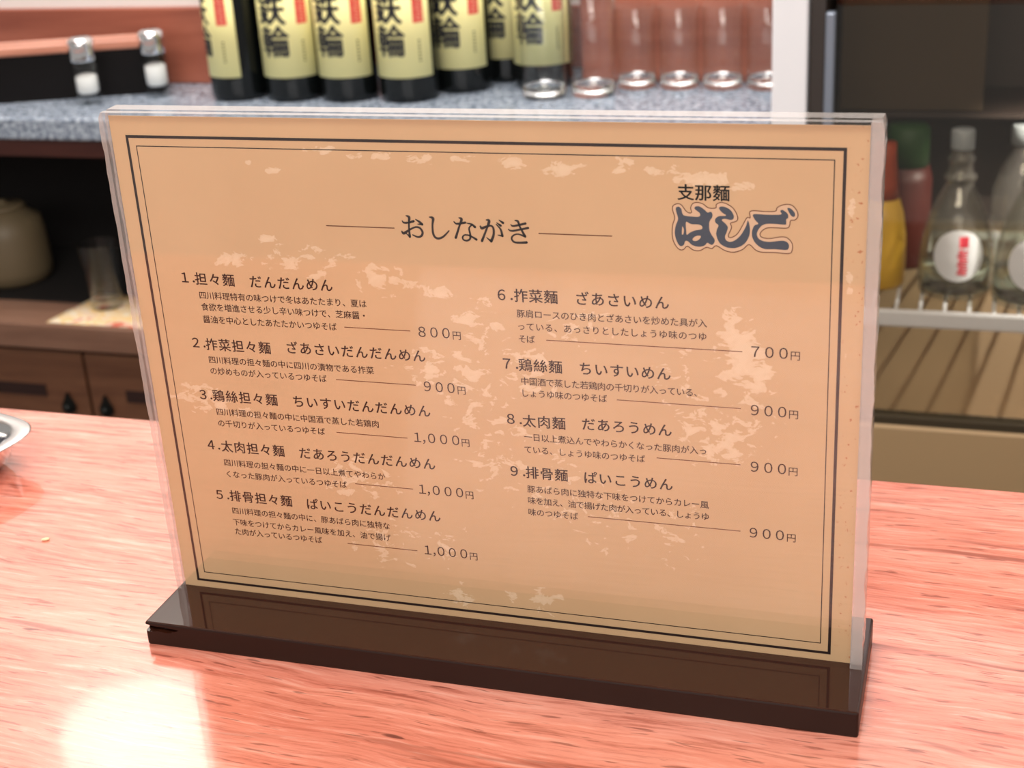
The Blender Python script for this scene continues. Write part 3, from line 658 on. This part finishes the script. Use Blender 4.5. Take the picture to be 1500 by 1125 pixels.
# ================================================================ pendant paper lamp over the shelf
lamp = thing('pendant_lamp', 'white paper cylinder pendant lamp hanging from the ceiling above the granite shelf', 'lamp', (-0.93, 1.0, 1.499))
ml = bpy.data.materials.new('lit_paper'); ml.use_nodes = True; g = N(ml); g.t.nodes.remove(g.p)
em = g.n('ShaderNodeEmission'); em.inputs[0].default_value = (1, 0.93, 0.82, 1); em.inputs[1].default_value = 7
g.l(em.outputs[0], g.out.inputs[0])
obj('paper_shade', lathed([(0.01, -0.24), (0.105, -0.24), (0.105, -0.60), (0.103, -0.60), (0.103, -0.242), (0.01, -0.242)], 40, True), ml, lamp, False)
bm = bmesh.new(); rod(bm, (0, 0, 0), (0, 0, -0.24), 0.004)
obj('cord', bm, M_iron, lamp)
obj('ceiling_rose', lathed([(0, 0), (0.04, 0), (0.04, -0.012), (0.03, -0.02), (0, -0.02)], 32), M_iron, lamp, True)
# ================================================================ bottles with yellow labels
M_bottle = mat('black_bottle_glass', (0.004, 0.005, 0.005), 0.06, spec=0.35)
M_label = mat('yellow_label', srgb(242, 233, 164), 0.55)
M_brush = mat('brush_ink', srgb(30, 32, 40), 0.6)
M_red = mat('red_print', srgb(222, 82, 70), 0.55)
M_small = mat('small_print', srgb(120, 112, 60), 0.6)
M_grey = mat('grey_brush', srgb(150, 150, 120), 0.6)
M_capb = mat('bottle_cap', (0.02, 0.018, 0.015), 0.3)
RB, RL = 0.0372, 0.03745
LZ0, LZ1 = 0.031, 0.158     # label, above the shelf
def wrap(ink, r):
    """bend flat ink (mm; x along the label, z up) round the bottle"""
    bm = bmesh.new()
    vs = [bm.verts.new((x, 0, z)) for x, z in ink.v]
    for f in ink.f:
        try: bm.faces.new([vs[i] for i in f])
        except ValueError: pass
    x = -60.0
    while x < 60:
        bmesh.ops.bisect_plane(bm, geom=bm.verts[:] + bm.edges[:] + bm.faces[:], plane_co=(x, 0, 0), plane_no=(1, 0, 0)); x += 3.0
    for v in bm.verts:
        a = v.co.x/1000/RB
        v.co = Vector((r*math.sin(a), -r*math.cos(a), v.co.z/1000))
    return bm
def ink_mesh(name, ink, r, m):
    bm = wrap(ink, r); me = bpy.data.meshes.new(name); bm.to_mesh(me); bm.free()
    me.materials.append(m); return me
HW = 47.0     # half width of the label, along the curve
def rect(x0, x1, z0, z1): return ([(x0, z0), (x1, z0), (x1, z1), (x0, z1)], [(0, 1, 2, 3)])
# label sheet with a little thickness
k = Ink(); k.add(rect(-HW, HW, LZ0*1000, LZ1*1000))
bm = wrap(k, RL)
for f in bm.faces: f.smooth = True
r = bmesh.ops.extrude_face_region(bm, geom=bm.faces[:])
for v in [e for e in r['geom'] if isinstance(e, bmesh.types.BMVert)]:
    s_ = (RL + 0.0002)/RL; v.co.x *= s_; v.co.y *= s_
bmesh.ops.recalc_face_normals(bm, faces=bm.faces[:])
me_label = bpy.data.meshes.new('label'); bm.to_mesh(me_label); bm.free(); me_label.materials.append(M_label)
R2 = RL + 0.00035
k = Ink()
k.char('鉄', -9, 116, 43, 0.032, 0.95); k.char('輪', -7, 76, 41, 0.028, 0.98)
me_brush = ink_mesh('brush_lettering', k, R2, M_brush)
k = Ink(); k.add(rect(23.5, 37.5, 96, 150)); me_seal = ink_mesh('red_seal', k, R2, M_red)
k = Ink()
for i in range(12): k.add(rect(27.5 + (i % 3)*0.7, 30.2, 100 + i*3.9, 101.6 + i*3.9)); k.add(rect(31.2, 34.2 - (i % 2)*0.8, 99 + i*3.9, 100.4 + i*3.9))
me_sealt = ink_mesh('seal_lettering', k, R2 + 0.0002, mat('pale_print', srgb(240, 170, 140), 0.6))
k = Ink()
for i in range(7): k.add(rect(28, 31, 74 - i*4, 76.2 - i*4))
me_fine = ink_mesh('small_print', k, R2, M_small)
prof = [(0, 0.003), (0.028, 0.0), (0.034, 0.0005), (0.0365, 0.004), (RB, 0.010), (RB, 0.165), (0.0365, 0.178), (0.032, 0.192), (0.024, 0.205), (0.0165, 0.218), (0.0145, 0.232), (0.014, 0.255), (0.0155, 0.257), (0.0155, 0.262), (0, 0.262)]
me_body = bpy.data.meshes.new('bottle_glass'); bm = lathed(prof, 64); bmesh.ops.recalc_face_normals(bm, faces=bm.faces[:]); bm.to_mesh(me_body); bm.free(); me_body.materials.append(M_bottle)
for p in me_body.polygons: p.use_smooth = True
me_cap = bpy.data.meshes.new('cap'); bm = lathed([(0.0150, 0.2622), (0.0162, 0.2622), (0.0165, 0.264), (0.0165, 0.284), (0.0155, 0.287), (0, 0.2875)], 36); bmesh.ops.recalc_face_normals(bm, faces=bm.faces[:]); bm.to_mesh(me_cap); bm.free(); me_cap.materials.append(M_capb)
for p in me_cap.polygons: p.use_smooth = True
proto = thing('shochu_bottle', '', 'bottle', group='yellow-labelled bottles on the granite shelf')
def child(name, me, parent):
    o = bpy.data.objects.new(name, me); COL.objects.link(o); o.parent = parent; return o
child('bottle_glass', me_body, proto); child('cap', me_cap, proto)
lb = child('label', me_label, proto)
child('brush_lettering', me_brush, lb); sl = child('red_seal', me_seal, lb); child('small_print', me_fine, lb)
child('seal_lettering', me_sealt, lb)
def copy_tree(o, parent=None):
    n = o.copy(); COL.objects.link(n)
    if parent: n.parent = parent
    for ch in list(o.children): copy_tree(ch, n)
    return n
ROW = [(-0.7280, 1.1900, -0.72, 'leftmost yellow-labelled black bottle, its label turned to the left'),
       (-0.6505, 1.1900, 0.08, 'second yellow-labelled black bottle from the left end of the row'),
       (-0.5750, 1.1910, 0.0, 'third yellow-labelled black bottle from the left, between the second and the fourth'),
       (-0.4950, 1.1915, 0.0, 'fourth yellow-labelled black bottle from the left, its whole label facing front'),
       (-0.4440, 1.2480, 0.0, 'fifth yellow-labelled black bottle from the left, standing slightly farther back'),
       (-0.4060, 1.3130, 0.0, 'yellow-labelled black bottle standing almost hidden behind the fifth one'),
       (-0.3440, 1.2700, 0.0, 'rightmost yellow-labelled black bottle, seen through the first tumbler')]
for i, (x, y, a, lab) in enumerate(ROW):
    o = proto if i == 0 else copy_tree(proto)
    o.location = (x, y, -0.030); o.rotation_euler = (0, 0, a); o['label'] = lab

# ================================================================ tumblers on the shelf
def lathe_mesh(name, prof, m, n=56):
    bm = lathed(prof, n)
    bmesh.ops.recalc_face_normals(bm, faces=bm.faces[:])
    me = bpy.data.meshes.new(name); bm.to_mesh(me); bm.free(); me.materials.append(m)
    for p in me.polygons: p.use_smooth = True
    return me
def tumbler_mesh(r, h, base):
    wall = lathe_mesh('glass_wall', [(r*0.955, base + 0.0005), (r, h), (r-0.0006, h+0.0006), (r-0.0014, h), (r*0.955-0.0014, base + 0.0005)], M_thin)
    foot = lathe_mesh('thick_base', [(0, 0.0015), (r*0.78, 0), (r*0.90, 0.0015), (r*0.95, 0.006), (r*0.955, base), (r*0.90, base), (r*0.60, base - 0.004), (r*0.25, base - 0.003), (r*0.08, base + 0.001), (0, base + 0.002)], M_glass)
    return wall, foot
me_big, me_small = tumbler_mesh(0.0285, 0.125, 0.015), tumbler_mesh(0.0255, 0.098, 0.014)
TB = [(-0.3240, 1.2000, me_big, 'clear tumbler in front of the rightmost yellow-labelled bottle'),
      (-0.2660, 1.2140, me_big, 'clear tumbler just right of the one that covers a yellow label'),
      (-0.2230, 1.2600, me_small, 'leftmost of the smaller glasses lined up along the wall'),
      (-0.1700, 1.2600, me_small, 'second smaller glass along the wall, counted from the tall tumblers'),
      (-0.1170, 1.2600, me_small, 'third smaller glass along the wall, counted from the tall tumblers'),
      (-0.0640, 1.2600, me_small, 'smaller glass nearest the white fridge post')]
for i, (x, y, me, lab) in enumerate(TB):
    o = thing('tumbler', lab, 'glass', (x, y, -0.030), 0.3*i, 'clear glasses on the granite shelf')
    child('glass_wall', me[0], o); child('thick_base', me[1], o)

# ================================================================ fridge
M_fwhite = mat('white_enamel', srgb(244, 244, 248), 0.35)
M_ftan = mat('beige_liner', srgb(180, 156, 126), 0.6)
M_fdark = mat('dark_brown_liner', srgb(40, 28, 22), 0.6)
M_alu = mat('grey_aluminium', srgb(150, 160, 176), 0.35, 0.6)
M_pane = pane('fridge_pane', (0.94, 0.92, 0.88), 1.5)
M_wire = mat('white_wire', srgb(225, 228, 235), 0.4)
M_front = mat('olive_enamel', srgb(176, 148, 110), 0.4)
FX0, FX1, FY0, FY1 = -0.031, 0.62, 1.060, 1.52
fr = thing('display_fridge', 'white-framed glass-door display fridge right of the granite shelf, holding bottles', 'fridge', (FX0, FY0, -0.95))
FO = (FX0, FY0, -0.95)
bm = bmesh.new()
box(bm, FX0, FX0 + 0.037, FY0 + 0.001, FY1, -0.95, 0.78, 0.002); box(bm, FX1 - 0.037, FX1, FY0 + 0.001, FY1, -0.95, 0.78, 0.002)
box(bm, FX0 + 0.037, FX1 - 0.037, FY1 - 0.03, FY1, -0.95, 0.78); box(bm, FX0 + 0.037, FX1 - 0.037, FY0 + 0.001, FY1 - 0.03, 0.62, 0.78)
part('cabinet_shell', bm, M_fwhite, fr, FO)
bm = bmesh.new()
box(bm, FX0 + 0.0375, FX1 - 0.0375, 1.40, 1.4895, -0.94, 0.619); box(bm, FX0 + 0.0375, FX1 - 0.0375, FY0 + 0.03, 1.40, -0.60, -0.52)
part('beige_liner', bm, M_ftan, fr, FO)
part('side_liner', bbox(FX0 + 0.0375, FX0 + 0.041, FY0 + 0.03, 1.3995, -0.519, 0.619), M_fdark, fr, FO)
part('lower_front_panel', bbox(FX0 + 0.0375, FX1 - 0.0375, FY0, FY0 + 0.028, -0.95, -0.372, 0.003), M_front, fr, FO)
dr = part('glass_door', bbox(0.034, FX1 - 0.06, FY0 + 0.010, FY0 + 0.0135, -0.358, 0.60), M_pane, fr, FO)
part('door_stile', bbox(0.0235, 0.0335, FY0 + 0.004, FY0 + 0.018, -0.362, 0.090, 0.002), M_alu, dr, FO)
part('door_seal', bbox(0.0075, 0.0225, FY0 + 0.012, FY0 + 0.026, -0.362, 0.61), mat('rubber_seal', srgb(58, 50, 46), 0.6), dr, FO)
part('bottom_seal', bbox(0.0075, FX1 - 0.04, FY0 + 0.003, FY0 + 0.024, -0.3715, -0.3625), mat('seal_dark', srgb(58, 48, 30), 0.6), dr, FO)
sh = bmesh.new()
ZS = -0.238
box(sh, 0.0125, FX1 - 0.045, FY0 + 0.016, FY0 + 0.024, ZS - 0.020, ZS, 0.003)
box(sh, 0.0125, FX1 - 0.045, 1.385, 1.391, ZS - 0.012, ZS - 0.003)
i = 0; x = 0.028
while x < FX1 - 0.05:
    rod(sh, (x, FY0 + 0.020, ZS - 0.0025), (x, 1.388, ZS - 0.0025), 0.0021, 8); x += 0.0262
part('wire_shelf', sh, M_wire, fr, FO)
part('upper_shelf', bbox(0.0125, FX1 - 0.045, 1.252, 1.3995, -0.062, -0.056), M_fdark, fr, FO)
part('rear_shade_sheet', bbox(0.0125, FX1 - 0.045, 1.389, 1.3995, -0.055, 0.60), M_fdark, fr, FO)  # dark sheets put in for the unlit upper part of the back wall
part('rear_shade_sheet', bbox(0.0125, FX1 - 0.045, 1.385, 1.3995, -0.225, -0.063), M_fdark, fr, FO)
# the fridge's own tube lamp, high at the right inside the door
bm = bmesh.new(); bmesh.ops.create_uvsphere(bm, u_segments=20, v_segments=12, radius=0.010, matrix=Matrix.Translation((0.36, 1.10, 0.10)))
lt = part('lamp_bulb', bm, None, fr, FO)
bm = bmesh.new(); rod(bm, (0.3705, 1.10, 0.10), (0.5825, 1.10, 0.10), 0.004)
part('lamp_bracket', bm, M_alu, fr, FO)
ml = bpy.data.materials.new('tube_light'); ml.use_nodes = True; g = N(ml); g.t.nodes.remove(g.p)
em = g.n('ShaderNodeEmission'); em.inputs[0].default_value = (1, 0.95, 0.85, 1); em.inputs[1].default_value = 12
g.l(em.outputs[0], g.out.inputs[0]); lt.data.materials.append(ml)

# things in the fridge
ZB = ZS - 0.0004
M_bglass = pane('bottle_glass_clear', (0.86, 0.87, 0.83), 1.5, 0.02, milk=0.06)
M_sake = mat('liquid', (0.80, 0.86, 0.78), 0.0, Transmission_Weight=1.0, IOR=1.33)
M_wlabel = mat('white_label', srgb(222, 226, 234), 0.5)
M_wred = mat('label_red', srgb(214, 56, 76), 0.5)
M_wcap = mat('white_cap', srgb(140, 146, 150), 0.5)
bprof = [(0.033, 0.0), (0.0385, 0.002), (0.0408, 0.008), (0.0412, 0.028), (0.0402, 0.048), (0.0370, 0.070), (0.0310, 0.092), (0.0230, 0.112), (0.0165, 0.124), (0.0145, 0.130), (0.0175, 0.132), (0.0180, 0.135), (0.0165, 0.138), (0.0135, 0.140), (0.0130, 0.152), (0.0150, 0.154), (0.0150, 0.157), (0.0120, 0.159), (0.0120, 0.166)]
def rad(z):
    for (r0, z0), (r1, z1) in zip(bprof, bprof[1:]):
        if z0 <= z <= z1: return r0 + (r1 - r0)*(z - z0)/(z1 - z0)
    return bprof[-1][0]
def sake(x, y, ang, label):
    t = thing('flask_bottle', label, 'bottle', (x, y, ZB), ang, 'clear flask bottles in the fridge')
    inner = [(r - 0.0022, z) for r, z in bprof[::-1] if z > 0.004]
    obj('bottle_glass', lathed([(0, 0.002)] + bprof + inner + [(0.031, 0.005), (0, 0.006)], 48), M_bglass, t, True)
    obj('liquid', lathed([(0, 0.0065), (0.034, 0.0065), (0.0380, 0.0105), (0.0387, 0.028), (0.0384, 0.0375), (0, 0.0375)], 40), M_sake, t, True)
    obj('screw_cap', lathed([(0, 0.1665), (0.0125, 0.1665), (0.0128, 0.168), (0.0128, 0.186), (0.0118, 0.188), (0, 0.1882)], 32), M_wcap, t, True)
    # round label and its red lettering, laid on the flank
    def lay(pts2, name, m, par, lift):
        bm = bmesh.new()
        vs = [bm.verts.new((px, 0, pz)) for px, pz in pts2[0]]
        for f in pts2[1]:
            try: bm.faces.new([vs[q_] for q_ in f])
            except ValueError: pass
        for c_ in [u*0.004 for u in range(-8, 9)]:
            bmesh.ops.bisect_plane(bm, geom=bm.verts[:] + bm.edges[:] + bm.faces[:], plane_co=(c_, 0, 0), plane_no=(1, 0, 0))
        for c_ in [0.02 + u*0.005 for u in range(20)]:
            bmesh.ops.bisect_plane(bm, geom=bm.verts[:] + bm.edges[:] + bm.faces[:], plane_co=(0, 0, c_), plane_no=(0, 0, 1))
        for v_ in bm.verts:
            rr = rad(v_.co.z) + lift; aa = v_.co.x/rr
            v_.co = Vector((rr*math.sin(aa), -rr*math.cos(aa), v_.co.z))
        return obj(name, bm, m, par, True)
    cz, cr = 0.054, 0.0285
    disc = ([(cr*math.cos(u*math.pi/24), cz + cr*math.sin(u*math.pi/24)) for u in range(48)], [tuple(range(48))])
    lbl = lay(disc, 'round_label', M_wlabel, t, 0.0004)
    k = Ink()
    k.add(rect(0, 10, 64, 76))
    for i_ in range(9):
        k.add(rect(-2 + (i_ % 3), 3 + (i_ % 2), 34 + i_*3.2, 36.2 + i_*3.2)); k.add(rect(5 - (i_ % 2), 9 + (i_ % 3)*0.5, 33 + i_*3.2, 35 + i_*3.2))
    k.add(rect(2.6, 4.4, 33, 62))
    lay(([(px/1000, pz/1000) for px, pz in k.v], k.f), 'red_lettering', M_wred, lbl, 0.0007)
sake(0.1665, 1.150, 0.10, 'clear flask bottle with a round white label, left of its twin in the fridge')
sake(0.2470, 1.128, 0.05, 'clear flask bottle with a round white label, cut by the right edge of the photo')

M_yel = mat('yellow_wrap', srgb(214, 170, 60), 0.4)
M_orange = mat('orange_cap', srgb(150, 56, 14), 0.5)
t = thing('juice_bottle', 'yellow bottle with an orange neck beside the menu in the fridge', 'bottle', (0.083, 1.165, ZB), 0)
obj('bottle_body', lathed([(0, 0), (0.024, 0), (0.0275, 0.004), (0.0285, 0.03), (0.0275, 0.06), (0.024, 0.085), (0.0185, 0.104), (0, 0.104)], 36), M_yel, t, True)
obj('neck_wrap', lathed([(0, 0.1042), (0.0185, 0.1042), (0.0165, 0.12), (0.0135, 0.15), (0.0125, 0.168), (0.0, 0.168)], 32), M_orange, t, True)
t = thing('sauce_bottle', 'red bottle with a green wrapper behind the yellow bottle in the fridge', 'bottle', (0.104, 1.245, ZB), 0)
obj('bottle_body', lathed([(0, 0), (0.028, 0), (0.030, 0.004), (0.030, 0.105), (0.026, 0.122), (0, 0.122)], 36), mat('red_wrap', srgb(64, 18, 10), 0.5), t, True)
obj('green_wrapper', lathed([(0, 0.1222), (0.025, 0.1222), (0.025, 0.165), (0.021, 0.170), (0, 0.170)], 32), mat('green_wrap', srgb(26, 62, 18), 0.6), t, True)
t = thing('capped_bottle', 'clear bottle with a pale cap behind the flask bottles in the fridge', 'bottle', (0.235, 1.262, ZB), 0)
obj('bottle_glass', lathed([(0, 0.001), (0.030, 0), (0.034, 0.006), (0.034, 0.09), (0.024, 0.12), (0.014, 0.136), (0.014, 0.145), (0, 0.145)], 40), M_bglass, t, True)
obj('cap', lathed([(0, 0.1452), (0.0165, 0.1452), (0.0165, 0.166), (0.015, 0.168), (0, 0.168)], 32), M_wcap, t, True)
M_carton = mat('brown_carton', srgb(58, 44, 26), 0.8)
c = obj('cardboard_box', bbox(0.022, 0.185, 1.256, 1.385, -0.0555, 0.14, 0.002), M_carton)
tag(c, 'brown cardboard box on the upper shelf of the fridge', 'box')
